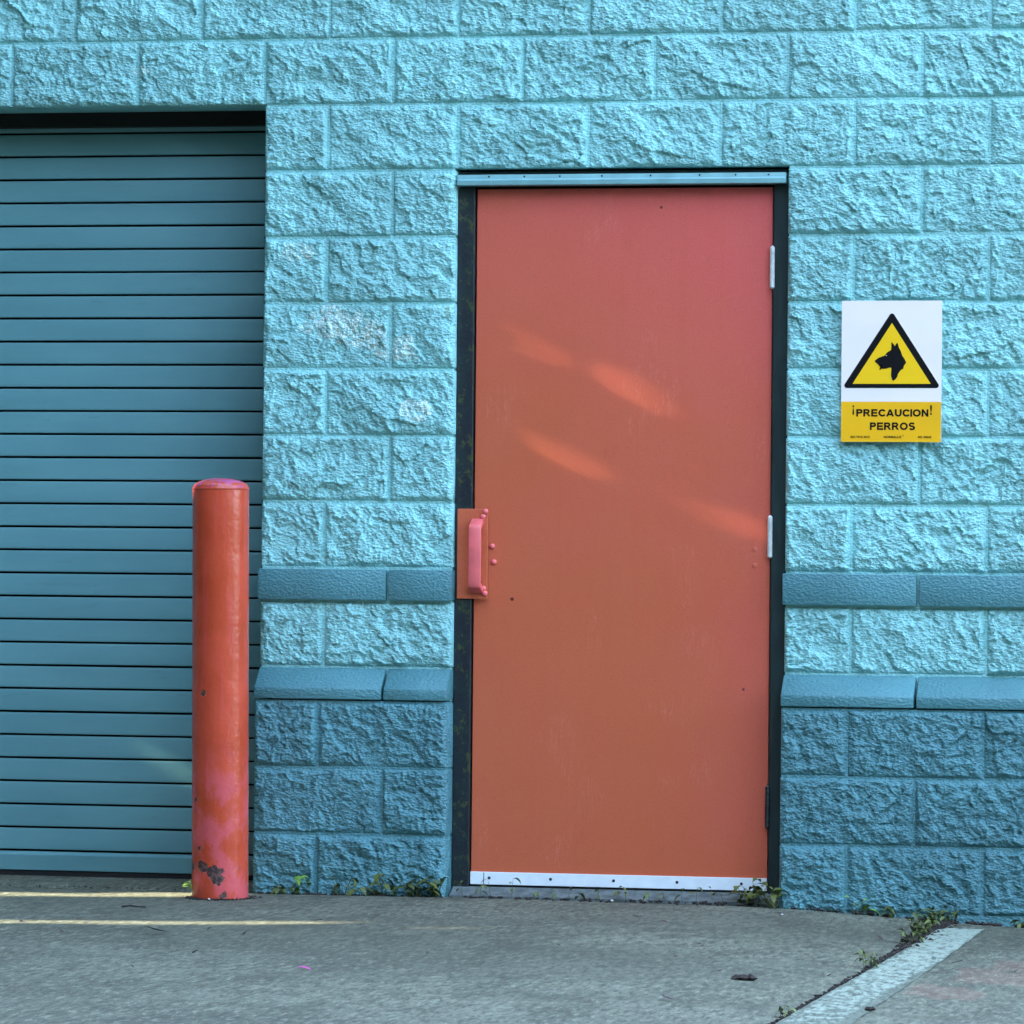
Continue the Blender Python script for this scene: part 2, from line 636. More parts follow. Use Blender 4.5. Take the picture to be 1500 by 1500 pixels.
def block_mesh(L, H, seed, name='block', relief=.76):
    step = .0042
    nx, nz = int(round(L / step)), int(round(H / step))
    xs = np.linspace(-L / 2, L / 2, nx + 1)
    zs = np.linspace(-H / 2, H / 2, nz + 1)
    X, Z = np.meshgrid(xs, zs)
    ox, oz = seed * 13.37, seed * 7.91
    x, z = X + ox, Z + oz
    # stretch the break marks along a diagonal
    vr = random.Random(seed)
    a = vr.uniform(.25, 1.25)
    fq = vr.uniform(.75, 1.2)
    k1, k2, k3 = vr.uniform(.7, 1.6), vr.uniform(.6, 1.2), vr.uniform(.55, 1.15)
    u = x * math.cos(a) - z * math.sin(a)
    t = x * math.sin(a) + z * math.cos(a)
    wx = pn(x * 14, z * 14, seed + 91) * .018
    wz = pn(x * 14, z * 14, seed + 17) * .018
    h = k1 * (.0085 * pn(u * 6, t * 9, seed) + .0075 * cell((u + wx) * 9 * fq, (t + wz) * 14 * fq, seed + 3) * .8)
    h += .0050 * (1 - 2 * np.abs(pn((u + wx) * 16, (t + wz) * 24, seed + 5)))
    h += k2 * .0085 * cell((u + wx) * 24 * fq, (t + wz) * 34 * fq, seed + 9)
    h += 0.0048 * (1 - 2 * np.abs(pn((u + wz) * 42, (t + wx) * 60, seed + 11)))
    h += k3 * .0055 * cell((x + wx) * 62, (z + wz) * 70, seed + 13)
    d = np.minimum(np.minimum(X + L / 2, L / 2 - X), np.minimum(Z + H / 2, H / 2 - Z))
    dn = d + .010 * pn(x * 22, z * 22, seed + 21) * np.clip(d / .006, 0, 1)
    e = np.clip(dn / .013, 0, 1)
    e = e * e * (3 - 2 * e)
    Y = -((h * relief + .003) * e - .0015 * (1 - e))
    Y = np.clip(Y, -.025, .006)
    jit = (d < 1e-6)
    Y = np.where(jit, .0035, Y)
    V = np.stack([X, Y, Z], -1).reshape(-1, 3)
    W = nx + 1
    idx = np.arange(W * (nz + 1)).reshape(nz + 1, W)
    f = np.stack([idx[:-1, :-1], idx[:-1, 1:], idx[1:, 1:], idx[1:, :-1]], -1).reshape(-1, 4).tolist()
    v = V.tolist()
    corners = [idx[0, 0], idx[0, -1], idx[-1, -1], idx[-1, 0]]
    rows = [list(idx[0, :]), list(idx[:, -1]), list(idx[-1, ::-1]), list(idx[::-1, 0])]
    bc = []
    for c in corners:
        bc.append(len(v))
        v.append([v[c][0], .115, v[c][2]])
    for k in range(4):
        r = [int(i) for i in rows[k]]
        f.append([r[0], bc[k], bc[(k + 1) % 4]] + r[::-1][:-1])
    me = mesh(name, v, f, True)
    try:
        me.set_sharp_from_angle(angle=R(70))
    except Exception:
        pass
    return me


J = .008
FULL = [block_mesh(B - J, C - J, 3 + i) for i in range(14)]
HALF = [block_mesh(B / 2 - J, C - J, 40 + i) for i in range(8)]
FULL_B = [block_mesh(B - J, C - J, 70 + i, relief=.78) for i in range(8)]
HALF_B = [block_mesh(B / 2 - J, C - J, 90 + i, relief=.78) for i in range(5)]
for me in FULL + HALF: me.materials.append(MAT_WALL)
for me in FULL_B + HALF_B: me.materials.append(MAT_BASE)
PB = .066                                   # how far the base stands out
XL, XR = -9 * B, 9 * B
ROLL = (-7.5 * B, 0.0, 2.4384)
DOOR = (1.5 * B, 4 * B, 2.2352)


def spans(z):
    """stretches of wall left between the openings at height z"""
    cuts = []
    if z < ROLL[2] - .01: cuts.append(ROLL[:2])
    if z < DOOR[2] - .01: cuts.append(DOOR[:2])
    out, x = [], XL
    for a, b in cuts:
        out.append((x, a))
        x = b
    out.append((x, XR))
    return out


def pieces(z, odd):
    for a, b in spans(z):
        js = [a]
        k = math.floor(a / B) - 1
        while True:
            x = (k + (.5 if odd else 0)) * B
            k += 1
            if x >= b - 1e-4: break
            if x > a + 1e-4: js.append(x)
        js.append(b)
        for p, q in zip(js[:-1], js[1:]):
            yield p, q


rows = [(0, 1, 1), (.2032, 0, 1), (.4064, 1, 1), (.7112, 1, 0)] + [(1.016 + C * i, 1 - i % 2, 0) for i in range(11)]
for z, odd, base in rows:
    for p, q in pieces(z, odd):
        fullb = (q - p) > .3
        me = rnd.choice((FULL_B if fullb else HALF_B) if base else (FULL if fullb else HALF))
        o = link('block', me, None, wall, ((p + q) / 2 + rnd.uniform(-.001, .001), (-PB if base else 0) + rnd.uniform(-.002, .002), z + C / 2 + rnd.uniform(-.001, .001)))
        o.scale = (rnd.choice((1, -1)), 1, rnd.choice((1, -1)))
        o.rotation_euler = (rnd.uniform(-.006, .006), 0, rnd.uniform(-.004, .004))


# smooth half-height units: the flat band and the sloping sill of the base
def unit(name, prof, p, q, mat, loc=(0, 0, 0)):
    return MB().prism(prof, p + J / 2, q - J / 2).build(name, mat, wall, loc, bevel=.004, smooth=True)


for p, q in pieces(.92, 0):
    e0 = 0.012 if abs(p) < 1e-6 or abs(p - DOOR[1]) < 1e-6 else 0
    e1 = 0.006 if abs(q - DOOR[0]) < 1e-6 else 0
    y = -.020 + rnd.uniform(-.0015, .0015)
    unit('band_block', [(.115, .9144 + .006), (y, .9144 + .003), (y, 1.016 - .004), (.115, 1.016 - .004)], p - e0 * .4, q + e1 * .4, MAT_BAND)
for p, q in pieces(.62, 0):
    y = -PB - .008 + rnd.uniform(-.0015, .0015)
    unit('sill_block', [(.115, .6096 + .005), (y, .6096 + .005), (y, .648), (-.006, .7112 - .003), (.115, .7112 - .003)], p, q, MAT_BAND)

# mortar bed behind the blocks
mb, mbb = MB(), MB()
for a, b in ((XL, ROLL[0]), (0, DOOR[0]), (DOOR[1], XR)):
    mb.box(a + .007, b - .007, .0045, .20, .612, 2.2352 + .004)
    mbb.box(a + .007, b - .007, -PB + .0045, .20, -.25, .6105)
mb.box(XL + .004, ROLL[0] - .007, .0045, .20, 2.2412, 2.4384 + .004)
mb.box(.007, XR - .004, .0045, .20, 2.2412, 2.4384 + .004)
mb.box(XL + .004, XR - .004, .0045, .20, 2.4444, 3.45)
mb.build('mortar', MAT_MORTAR, wall)
mbb.build('mortar', MAT_MORTAR_B, wall)
MB().box(XL - .02, XR + .02, -.05, .26, 3.253, 3.36).build('coping', MAT_BAND, wall, bevel=.006)

# ------------------------------------------------------------------ roller door
rd = tag(empty('roller_door', (-1.5, .25, .04)), 'closed blue-grey roller shutter with narrow horizontal slats behind the bollard', 'roller door')
PITCH = .0733
x0, x1 = -3.03 + 1.5, -.02 + 1.5
hh = PITCH - .0058
prof = [(.014, 0)]
for i in range(9):
    t = i / 8
    prof.append((-.0007 * math.sin(math.pi * t), .0008 + (hh - .0016) * t))
prof += [(.014, hh)]
smb = MB().prism(prof, x0, x1)
sl0 = smb.build('slat', MAT_SLAT, rd, (0, 0, 0), bevel=.0009, smooth=True)
z = .1112
zs = []
while z < 2.42:
    zs.append(z)
    z += PITCH
for k, z in enumerate(zs):
    o = sl0 if k == 0 else sl0.copy()
    if k:
        COL.objects.link(o)
        o.parent = rd
    o.location = (rnd.uniform(-.002, .002), rnd.uniform(-.0006, .0006), z + .0029 - .04)
    o.rotation_euler = (rnd.uniform(-.004, .004), rnd.uniform(-.0004, .0004), 0)
MB().prism([(.02, .049 - .04), (-.006, .049 - .04), (-.008, .098 - .04), (.0, .108 - .04), (.02, .108 - .04)], x0, x1).build('bottom_bar', MAT_SLAT, rd, bevel=.0015)
MB().box(x0, x1, .0, .016, -.020, .0075).build('rubber_seal', MAT_RUBBER, rd)
MB().box(x0, x1, .022, .03, -.05, 2.359).build('dark_gap_sheet', MAT_DARK, rd)  # dark sheet added so slat gaps look black and leak no light
for xa, xb in ((-3.044 + 1.5, -3.0 + 1.5), (-.050 + 1.5, -.005 + 1.5)):
    MB().box(xa, xb, -.046, -.010, -.03, 2.39).build('guide_rail', MAT_RAIL, rd, bevel=.002)
    MB().box(xa, xb, .032, .10, -.03, 2.39).build('guide_rail', MAT_RAIL, rd, bevel=.002)
MB().box(-3.044 + 1.5, -.004 + 1.5, -.046, .30, 2.360, 2.46).build('shutter_box', MAT_DARK, rd)

# ------------------------------------------------------------------ door frame
fr = tag(empty('door_frame', (1.1176, .05, .02)), 'dark green steel frame with pale drip rail around the coral door', 'door frame')
ox, oy, oz = fr.location


def fbox(name, a, b, c, d, e, f, mat, bevel=.0015):
    return MB().box(a - ox, b - ox, c - oy, d - oy, e - oz, f - oz).build(name, mat, fr, bevel=bevel)


fbox('jamb', .6064, .6600, .030, .17, .010, 2.184, MAT_JAMB, .003)
fbox('jamb', 1.5815, 1.6288, .030, .17, .010, 2.184, MAT_FRAME, .003)
fbox('head', .6108, 1.6240, .034, .17, 2.1855, 2.232, MAT_FRAME)
fbox('door_stop', .6605, .690, .100, .168, .020, 2.184, MAT_FRAME)
fbox('door_stop', 1.552, 1.5810, .100, .168, .020, 2.184, MAT_FRAME)
fbox('dark_backing', .575, 1.660, .203, .209, -.05, 2.30, MAT_DARK, 0)  # added panel keeping stray sky light out of the door gaps
pr = [(.040, 2.187), (-.010, 2.187), (-.012, 2.2015), (-.004, 2.206), (-.002, 2.2195), (.040, 2.2195)]
drip = MB().prism([(a - oy, b - oz) for a, b in pr], .612 - ox, 1.6225 - ox).build('drip_rail', MAT_DRIP, fr, bevel=.001)
for x in (.71, .82, .93, 1.06, 1.21, 1.36, 1.47, 1.57):
    MB().lathe([(.003, -.001), (.003, .0015), (.001, .0022)], (x - ox, -.003 - oy, 2.213 - oz), 10, 'y').build('rivet', MAT_FRAME, drip)
pr = [(.16, .012), (-.030, .012), (-.028, .024), (.010, .036), (.030, .046), (.16, .046)]
MB().prism([(a - oy, b - oz) for a, b in pr], .611 - ox, 1.624 - ox).build('threshold', plain('threshold_concrete', (.105, .125, .115), .8, 0, .35, 30, .002), fr, bevel=.002)

# ------------------------------------------------------------------ door
dr = tag(empty('door', (1.1205, .045, .05)), 'coral painted steel door with three hinges and white sweep along its foot', 'door')
ox, oy, oz = dr.location


def dbox(name, a, b, c, d, e, f, mat, bevel=.0015, parent=dr):
    return MB().box(a - ox, b - ox, c - oy, d - oy, e - oz, f - oz).build(name, mat, parent, bevel=bevel)


dbox('door_leaf', .6640, 1.5775, .045, .092, .054, 2.1795, MAT_DOOR, .002)
sw = dbox('sweep_strip', .6625, 1.5770, .0395, .0445, .0530, .0915, MAT_SWEEP, .001)
dbox('sweep_joint', .7045, .7062, .0388, .0400, .0545, .0900, MAT_SCREW, 0, sw)
for x in (.722, .913, 1.108, 1.303, 1.500):
    MB().lathe([(.0046, -.002), (.0046, .0008), (.0030, .0022), (.0006, .0024)], (x - ox, .0395 - oy, .0735 - oz), 14, 'y').build('screw', MAT_SCREW, sw)
dbox('sweep_brush', .6640, 1.5770, .046, .060, .0462, .0535, MAT_RUBBER, 0)
for k, (za, zb) in enumerate(((1.874, 1.996), (1.061, 1.182), (.245, .368))):
    L = zb - za
    r = .0082
    prof = [(.003, -.004), (.0055, -.002), (r * .9, 0)]
    for i in range(5):
        a0, a1 = L * i / 5, L * (i + 1) / 5
        prof += [(r, a0 + .0008), (r, a1 - .0008), (r * .86, a1)]
    prof += [(.0055, L + .003), (.002, L + .005)]
    MB().lathe(prof, (1.5790 - ox, .0335 - oy, za - oz), 18).build('hinge', MAT_STEEL if k < 2 else MAT_STEEL_OLD, dr, smooth=True)
# plate and pull welded over the latch
lg = MB().slab([(.616 - ox, .925 - oz), (.711 - ox, .925 - oz), (.711 - ox, 1.200 - oz), (.616 - ox, 1.200 - oz)], .0225 - oy, .0275 - oy).build('latch_guard', MAT_DOOR, dr, bevel=.0015)
prf = [(.0225, 1.172), (-.022, 1.150), (-.026, 1.140), (-.026, .972), (-.022, .960), (.0225, .940), (.0225, .960), (-.012, .976), (-.012, 1.136), (.0225, 1.152)]
MB().prism([(a - oy, b - oz) for a, b in prf], .6610 - ox, .6990 - ox).build('pull_handle', MAT_PULL, dr, bevel=.003, smooth=True)
for x, z in ((.7035, 1.192), (.6960, 1.176), (.7210, 1.086), (.7265, 1.038), (.6985, .957), (.7040, .942)):
    yy = .0225 if x < .711 else .045
    MB().lathe([(.0085, -.001), (.0085, .003), (.0062, .0062), (.0025, .0078)], (x - ox, yy - oy, z - oz), 14, 'y').build('bolt', MAT_PULL, lg, smooth=True)
for z in (1.083, 1.034):
    MB().lathe([(.0085, -.001), (.0085, .0012), (.0060, .0022)], (1.531 - ox, .045 - oy, z - oz), 16, 'y').build('plug', MAT_DOOR, dr, smooth=True)

# ------------------------------------------------------------------ bollard
BX, BY = -.042, -.27
bz = gz(BX, BY) - .004
bo = tag(empty('bollard', (BX - .001, BY, bz)), 'scuffed coral steel bollard with domed cap in front of roller shutter', 'bollard')
RB = .0855
bo.rotation_euler.y = -.0085
prof = [(RB * .98, -.02), (RB, 0)] + [(RB + .0004 * math.sin(i * 1.9), .04 + i * .04) for i in range(29)] + [(RB, 1.232), (RB * .992, 1.240)]
MB().lathe(prof, n=64).build('pipe', MAT_BOLLARD, bo, smooth=True)
prof = [(RB * .985, 1.2385)]
for i in range(1, 10):
    a = i / 9 * math.pi / 2
    prof.append((RB * .985 * math.cos(a) + .0008, 1.2405 + .030 * math.sin(a)))
MB().lathe(prof, n=64).build('cap', MAT_BOLLARD, bo, smooth=True)
MB().lathe([(RB + .0005, 1.2335), (RB + .0018, 1.2375), (RB - .0005, 1.2425)], n=64).build('weld_bead', MAT_BOLLARD, bo, smooth=True)

# ------------------------------------------------------------------ warning sign
sg = tag(empty('warning_sign', (1.949, -.030, 1.619)), 'white and yellow dog warning sign with black triangle on the turquoise blocks', 'sign')
SX, SY, SZ = sg.location


def sp(px, py):
    return (1.7989 + (px - 1234) / 145 * .3004 - SX, 1.8299 - (py - 441) / 207 * .4226 - SZ)


def sheet(name, poly, y0, mat, parent=sg, th=.0008):
    return MB().slab([sp(*p) for p in poly][::-1], y0, y0 + th).build(name, mat, parent)


sheet('panel', [(1234, 441), (1379, 441), (1379, 648), (1234, 648)], 0, MAT_SIGN_W, th=.003)
yb = sheet('text_field', [(1234.3, 589), (1378.7, 589), (1378.7, 647.7), (1234.3, 647.7)], -.0007, MAT_SIGN_A)


def zz(px, py):
    return (1220 + px / 6.522, 430 + py / 6.522)


def rounded(pts, r, n=6):
    out = []
    m = len(pts)
    for i in range(m):
        p, a, b = Vector(pts[i]), Vector(pts[i - 1]), Vector(pts[(i + 1) % m])
        u, v = (a - p).normalized(), (b - p).normalized()
        ang = u.angle(v)
        t = r / math.tan(ang / 2)
        c = p + (u + v).normalized() * (r / math.sin(ang / 2))
        s, e = p + u * t - c, p + v * t - c
        a0, a1 = math.atan2(s.y, s.x), math.atan2(e.y, e.x)
        da = (a1 - a0 + math.pi) % (2 * math.pi) - math.pi
        for k in range(n + 1):
            q = a0 + da * k / n
            out.append((c.x + r * math.cos(q), c.y + r * math.sin(q)))
    return out


tri = rounded([zz(566, 172), zz(1032, 906), zz(100, 906)], 25 / 6.522)
sheet('triangle_border', tri, -.0007, MAT_SIGN_K)
sheet('triangle_field', [zz(566, 284), zz(936, 866), zz(198, 866)], -.0014, MAT_SIGN_Y)
dog = [(545, 465), (590, 520), (622, 562), (650, 510), (672, 485), (690, 530), (705, 590), (745, 660), (780, 770), (835, 850), (868, 915), (850, 955), (825, 985), (805, 1060), (750, 1090), (715, 1140), (690, 1180), (682, 1230), (640, 1290), (592, 1325), (570, 1305), (545, 1220), (545, 1120), (550, 1050), (540, 1035), (505, 1035), (440, 1055), (380, 1062), (335, 1060), (300, 1088), (283, 1085), (300, 1035), (335, 1000), (358, 980), (310, 975), (250, 955), (200, 915), (180, 890), (215, 860), (280, 815), (350, 790), (405, 770), (435, 720), (470, 690), (525, 660), (550, 625), (553, 570), (548, 510)]


def flat(name, poly2, y, mat, parent):
    bm = bmesh.new()
    vs_ = [bm.verts.new((a, y, b)) for a, b in poly2]
    bm.faces.new(vs_[::-1])
    bmesh.ops.triangulate(bm, faces=bm.faces)
    r = bmesh.ops.extrude_face_region(bm, geom=list(bm.faces))
    for v in r['geom']:
        if isinstance(v, bmesh.types.BMVert): v.co.y += .0005
    bmesh.ops.recalc_face_normals(bm, faces=bm.faces)
    me = bpy.data.meshes.new(name)
    bm.to_mesh(me)
    bm.free()
    return link(name, me, mat, parent)


dg = flat('dog_head', [sp(1270 + a / 15, 470 + b / 15) for a, b in dog], -.0021, MAT_SIGN_K, sg)
flat('dog_eye', [sp(1270 + (437 + 15 * math.cos(t)) / 15, 470 + (771 + 9 * math.sin(t)) / 15) for t in [i * .785 for i in range(8)]], -.0026, MAT_SIGN_W, dg)


def lettering(txt, px0, px1, py0, py1, bold):
    """printed line of text fitted into a box of the sign"""
    cu = bpy.data.curves.new('lettering', 'FONT')
    cu.body = txt
    cu.size = 1
    cu.offset = bold
    cu.extrude = 0
    cu.resolution_u = 4
    tmp = bpy.data.objects.new('tmp_text', cu)
    COL.objects.link(tmp)
    bpy.context.view_layer.update()
    dg_ = bpy.context.evaluated_depsgraph_get()
    me = bpy.data.meshes.new_from_object(tmp.evaluated_get(dg_))
    bpy.data.objects.remove(tmp)
    co = np.array([v.co[:] for v in me.vertices])
    lo, hi = co.min(0), co.max(0)
    a, b = sp(px0, py1)
    c, d = sp(px1, py0)
    for v in me.vertices:
        x = a + (v.co.x - lo[0]) / (hi[0] - lo[0]) * (c - a)
        z_ = b + (v.co.y - lo[1]) / (hi[1] - lo[1]) * (d - b)
        v.co = (x, -.0012, z_)
    me.materials.clear()
    me.name = 'lettering'
    return link('lettering', me, MAT_SIGN_K, yb)


def tx(px, py):
    return (1230 + px / 9.375, 580 + py / 9.375)


def line(txt, a, b, bold=.025):
    (p0, q0), (p1, q1) = tx(*a), tx(*b)
    return lettering(txt, p0, p1, q0, q1, bold)


SW = .23


def arc(cx, cy, rx, ry, a0, a1, n=14):
    return [(cx + rx * math.cos(R(a0 + (a1 - a0) * k / n)), cy + ry * math.sin(R(a0 + (a1 - a0) * k / n))) for k in range(n + 1)]


def glyph(ch):
    h = SW / 2
    if ch == 'I': return .20, [[(h, 0), (h, 1)]]
    if ch == 'E': return .78, [[(h, 0), (h, 1)], [(h, h), (.78, h)], [(h, .5), (.72, .5)], [(h, 1 - h), (.76, 1 - h)]]
    if ch == 'N': return .84, [[(h, 0), (h, 1)], [(.84 - h, 0), (.84 - h, 1)], [(h, .97), (.84 - h, .03)]]
    if ch == 'A': return .98, [[(h, 0), (.49, .96)], [(.98 - h, 0), (.49, .96)], [(.24, .30), (.74, .30)]]
    if ch == 'U': return .84, [[(h, 1), (h, .40)] + arc(.42, .40, .42 - h, .40 - h, 180, 360) + [(.84 - h, 1)]]
    if ch == 'O': return 1.0, [arc(.5, .5, .5 - h, .5 - h, 0, 360, 28)]
    if ch == 'C': return .86, [arc(.49, .5, .49 - h, .5 - h, 35, 325, 24)]
    if ch == 'S': return .80, [arc(.40, .70, .40 - h, .20, 25, 270) + arc(.40, .30, .40 - h, .20, 90, -155)[1:]]
    bowl = [(h, 1 - h), (.46, 1 - h)] + arc(.46, .70, .32 - h + .0, .20, 90, -90) + [(h, .50)]
    if ch == 'P': return .78, [[(h, 0), (h, 1)], bowl]
    if ch == 'R': return .88, [[(h, 0), (h, 1)], bowl, [(.44, .50), (.77, .0)]]


def bold_line(txt, a, b):
    (p0, q0), (p1, q1) = tx(*a), tx(*b)
    x = 0
    m = MB()
    lay = 0
    tot = sum(glyph(c)[0] + .10 for c in txt) - .10
    for ch in txt:
        wd, strokes = glyph(ch)
        for st in strokes:
            n = len(st)
            L_, R_ = [], []
            closed = ch == 'O'
            for i in range(n):
                pa = Vector(st[i - 1 if i else (n - 2 if closed else 0)])
                pb = Vector(st[i + 1 if i < n - 1 else (1 if closed else n - 1)])
                d = (pb - pa).normalized()
                nn = Vector((-d.y, d.x)) * (SW / 2)
                L_.append(Vector(st[i]) + nn)
                R_.append(Vector(st[i]) - nn)
            yy = -.0012 - .00002 * (lay % 4)
            lay += 1
            v = []
            for p in L_ + R_:
                sx_ = p0 + (x + p.x) / tot * (p1 - p0)
                sy_ = q1 + min(1.0, max(0.0, p.y)) * (q0 - q1)
                X_, Z_ = sp(sx_, sy_)
                v.append((X_, yy, Z_))
            m.add(v, [(i, i + 1, n + i + 1, n + i) for i in range(n - 1)])
        x += wd + .10
    me = mesh('lettering', m.v, m.f)
    return link('lettering', me, MAT_SIGN_K, yb)


bold_line('PRECAUCION', (245, 186), (1224, 288))
bold_line('PERROS', (432, 368), (1045, 472))
line('¡', (193, 134), (217, 268), .02)
line('!', (1245, 128), (1271, 264), .02)
line('ISO 7010 2012', (172, 553), (432, 584), .035)
line('NORMALUZ', (622, 553), (864, 584), .035)
line('®', (874, 538), (895, 558), .0)
line('RD 30043', (1086, 553), (1264, 584), .035)

# ------------------------------------------------------------------ weeds


def leaf_mesh(L, W, curl, seed):
    r = random.Random(seed)
    v, f = [], []
    prof = [.0, .55, .95, 1.0, .7, .0]
    n = len(prof)
    for i, p in enumerate(prof):
        t = i / (n - 1)
        x = L * t * math.cos(curl * t)
        z = L * t * math.sin(curl * t) * -1
        wv = W * p * .5 + .0004
        v += [(x, -wv, z + W * .12 * p), (x, 0, z), (x, wv, z + W * .12 * p)]
    for i in range(n - 1):
        a, b = i * 3, (i + 1) * 3
        f += [(a, a + 1, b + 1, b), (a + 1, a + 2, b + 2, b + 1)]
    return mesh('leaf', v, f, True)


LEAVES = {}
for tone, mt in (('d', MAT_LEAF), ('b', MAT_LEAF_BRIGHT)):
    LEAVES[tone] = [leaf_mesh(.034 + .006 * i, .013 + .003 * (i % 3), .5 + .25 * (i % 4), i) for i in range(6)]
    for me in LEAVES[tone]: me.materials.append(mt)


def tube(mb_, pts, r0, r1, n=6):
    prev = None
    for i, p in enumerate(pts):
        p = Vector(p)
        q = Vector(pts[min(i + 1, len(pts) - 1)]) - Vector(pts[max(i - 1, 0)])
        q.normalize()
        s = q.orthogonal().normalized()
        t = q.cross(s)
        r = r0 + (r1 - r0) * i / (len(pts) - 1)
        base = len(mb_.v)
        for k in range(n):
            a = 2 * math.pi * k / n
            mb_.v.append(tuple(p + (s * math.cos(a) + t * math.sin(a)) * r))
        if prev is not None:
            for k in range(n):
                mb_.f.append((prev + k, prev + (k + 1) % n, base + (k + 1) % n, base + k))
        prev = base
    return mb_


def weed(x, y, h, spread, nst, label, group=None, size=1.0, tone='d', name='weed', cat='weed', nl=(2, 3)):
    z = gz(x, y)
    t = tag(empty(name, (x, y, z)), label, cat, group)
    smb = MB()
    for s in range(nst):
        a = rnd.uniform(0, 2 * math.pi)
        bx, by = rnd.uniform(-.4, .4) * spread, rnd.uniform(-.25, .1) * spread
        lean = Vector((math.cos(a) * spread * .6, math.sin(a) * spread * .25 - .004, 0))
        hh_ = h * rnd.uniform(.55, 1.0)
        pts = [Vector((bx, by, -.01)), Vector((bx, by, hh_ * .45)) + lean * .4, Vector((bx, by, hh_)) + lean]
        tube(smb, pts, .0012 * size, .0007 * size, 5)
        k = rnd.randint(*nl)
        for i in range(k):
            u = .35 + .65 * (i + 1) / k
            p = pts[0].lerp(pts[2], u)
            o = link('leaf', rnd.choice(LEAVES[tone]), None, t, p)
            o.scale = (size * rnd.uniform(.7, 1.15),) * 3
            o.rotation_euler = (rnd.uniform(-.5, .5), rnd.uniform(-.9, .1), rnd.uniform(0, 6.28))
    smb.build('stem', MAT_STEM, t)
    return t


FT = -PB - .022
G1 = 'low leafy weeds rooted along the foot of the block pier'
weed(.105, FT - .004, .030, .030, 5, 'sparse weed at the pier foot beside the bollard', None, .75, 'd')
weed(.165, FT - .004, .055, .030, 4, 'upright light green weed under the first joint of the pier', None, .85, 'b')
weed(.285, FT - .004, .065, .045, 4, 'arching weed with drooping leaves at middle of the pier', None, .95, 'd')
weed(.365, FT - .010, .030, .035, 5, 'flat round-leaved weed hugging the concrete at the pier', None, 1.0, 'd')
weed(.425, FT - .006, .070, .030, 4, 'taller weed with one long upright leaf by the pier', None, 1.05, 'd')
weed(.515, FT - .006, .060, .055, 9, 'bushy dark weed clump at the pier near the door frame', None, .95, 'd')
weed(.585, FT - .006, .062, .045, 8, 'leafy weed clump at the pier corner beside the door', None, .95, 'd')
weed(-.150, -.20, .050, .018, 3, 'tiny bright green sprout behind the bollard foot', None, .7, 'b')
weed(1.555, -.045, .070, .060, 10, 'bushy green weed at the hinge side of the door threshold', None, 1.0, 'd')
weed(1.615, FT - .01, .060, .045, 8, 'leafy weed between threshold and the right wall corner', None, .95, 'd')
G2 = 'seedlings sprouting along the door threshold'
for x in (.655, .705, .735, .815, .895, .945, .985, 1.025, 1.085, 1.135, 1.165, 1.225, 1.285, 1.325, 1.375, 1.415, 1.455, 1.495):
    weed(x + rnd.uniform(-.01, .01), -.05 + rnd.uniform(-.012, .012), rnd.uniform(.028, .052) + (.03 if x == .815 else 0), .014, 1, 'small thin seedling sprouting from dirt along the door threshold', G2, .55 + rnd.uniform(0, .15), 'd', 'seedling', 'seedling')
weed(1.875, FT - .01, .042, .030, 4, 'small weed under the wall joint right of the door', None, .75, 'b')
weed(1.975, FT - .01, .030, .030, 4, 'low weed at the wall foot left of the pavement joint', None, .75, 'd')
weed(2.34, FT - .02, .028, .040, 5, 'low weed at the wall foot beyond the painted stripe', None, .75, 'd')
weed(2.145, -.11, .045, .050, 10, 'yellow-green weed where the joint meets the wall', None, .65, 'd')
weed(2.10, -.36, .050, .045, 14, 'tallest weed tuft growing from the pavement joint', None, .65, 'd')
weed(2.112, -.55, .042, .050, 13, 'bushy weed tuft midway along the pavement joint', None, .62, 'd')
weed(2.100, -.80, .036, .045, 11, 'spreading weed tuft beside the top of the stripe', None, .58, 'd')
weed(2.072, -1.53, .045, .030, 9, 'small yellowish grass tuft halfway down the pavement joint', None, .5, 'd')
weed(2.020, -2.80, .035, .025, 5, 'tiny green tuft low in the pavement joint', None, .5, 'd')

# dirt along the foot of the wall and in the joint: crumbs nobody could count
dv = MB()
OCT = [(0, 1, 2), (0, 2, 3), (0, 3, 4), (0, 4, 1), (5, 2, 1), (5, 3, 2), (5, 4, 3), (5, 1, 4)]


def crumb(x, y, z, s):
    r = lambda: rnd.uniform(.5, 1.2) * s
    dv.add([(x, y, z + r() * .8), (x + r() * 1.4, y, z), (x, y + r(), z), (x - r() * 1.4, y, z), (x, y - r(), z), (x, y, z - s)], OCT)


for k in range(1500):
    x = rnd.choice((rnd.uniform(.02, .61), rnd.uniform(.61, 1.63), rnd.uniform(.61, 1.63), rnd.uniform(1.63, 2.9)))
    if math.sin(x * 37) + math.sin(x * 91 + 1) + rnd.uniform(-1.2, 1.2) < -.3: continue
    if .61 < x < 1.63:
        y = -.050 + rnd.gauss(0, .030)
        s = rnd.uniform(.0008, .0065) * rnd.uniform(.4, 1.2)
    else:
        y = FT + rnd.gauss(0, .010)
        s = rnd.uniform(.0015, .006) * (1.5 if x > 1.8 else 1)
    crumb(x, y, gz(x, y) + s * .25, s)
for k in range(700):
    y = -.08 - 2.9 * rnd.random() ** 1.6
    x = jx(y) + rnd.gauss(0, .005 + (.010 if y > -.95 else 0))
    s = rnd.uniform(.0015, .005) * (1.5 if y > -.95 else 1)
    crumb(x, y, gz(x, y) + s * .1, s)
for k in range(260):
    a = rnd.uniform(0, 6.28)
    r_ = RB + abs(rnd.gauss(0, .012)) + .002
    s = rnd.uniform(.001, .0045)
    crumb(BX + r_ * math.cos(a), BY + r_ * math.sin(a), gz(BX, BY) + s * .2, s)
for k in range(160):
    x = rnd.uniform(-2.9, -.05)
    y = -.043 + rnd.gauss(0, .006)
    s = rnd.uniform(.001, .004)
    crumb(x, y, gz(x, y) + s * .2, s)
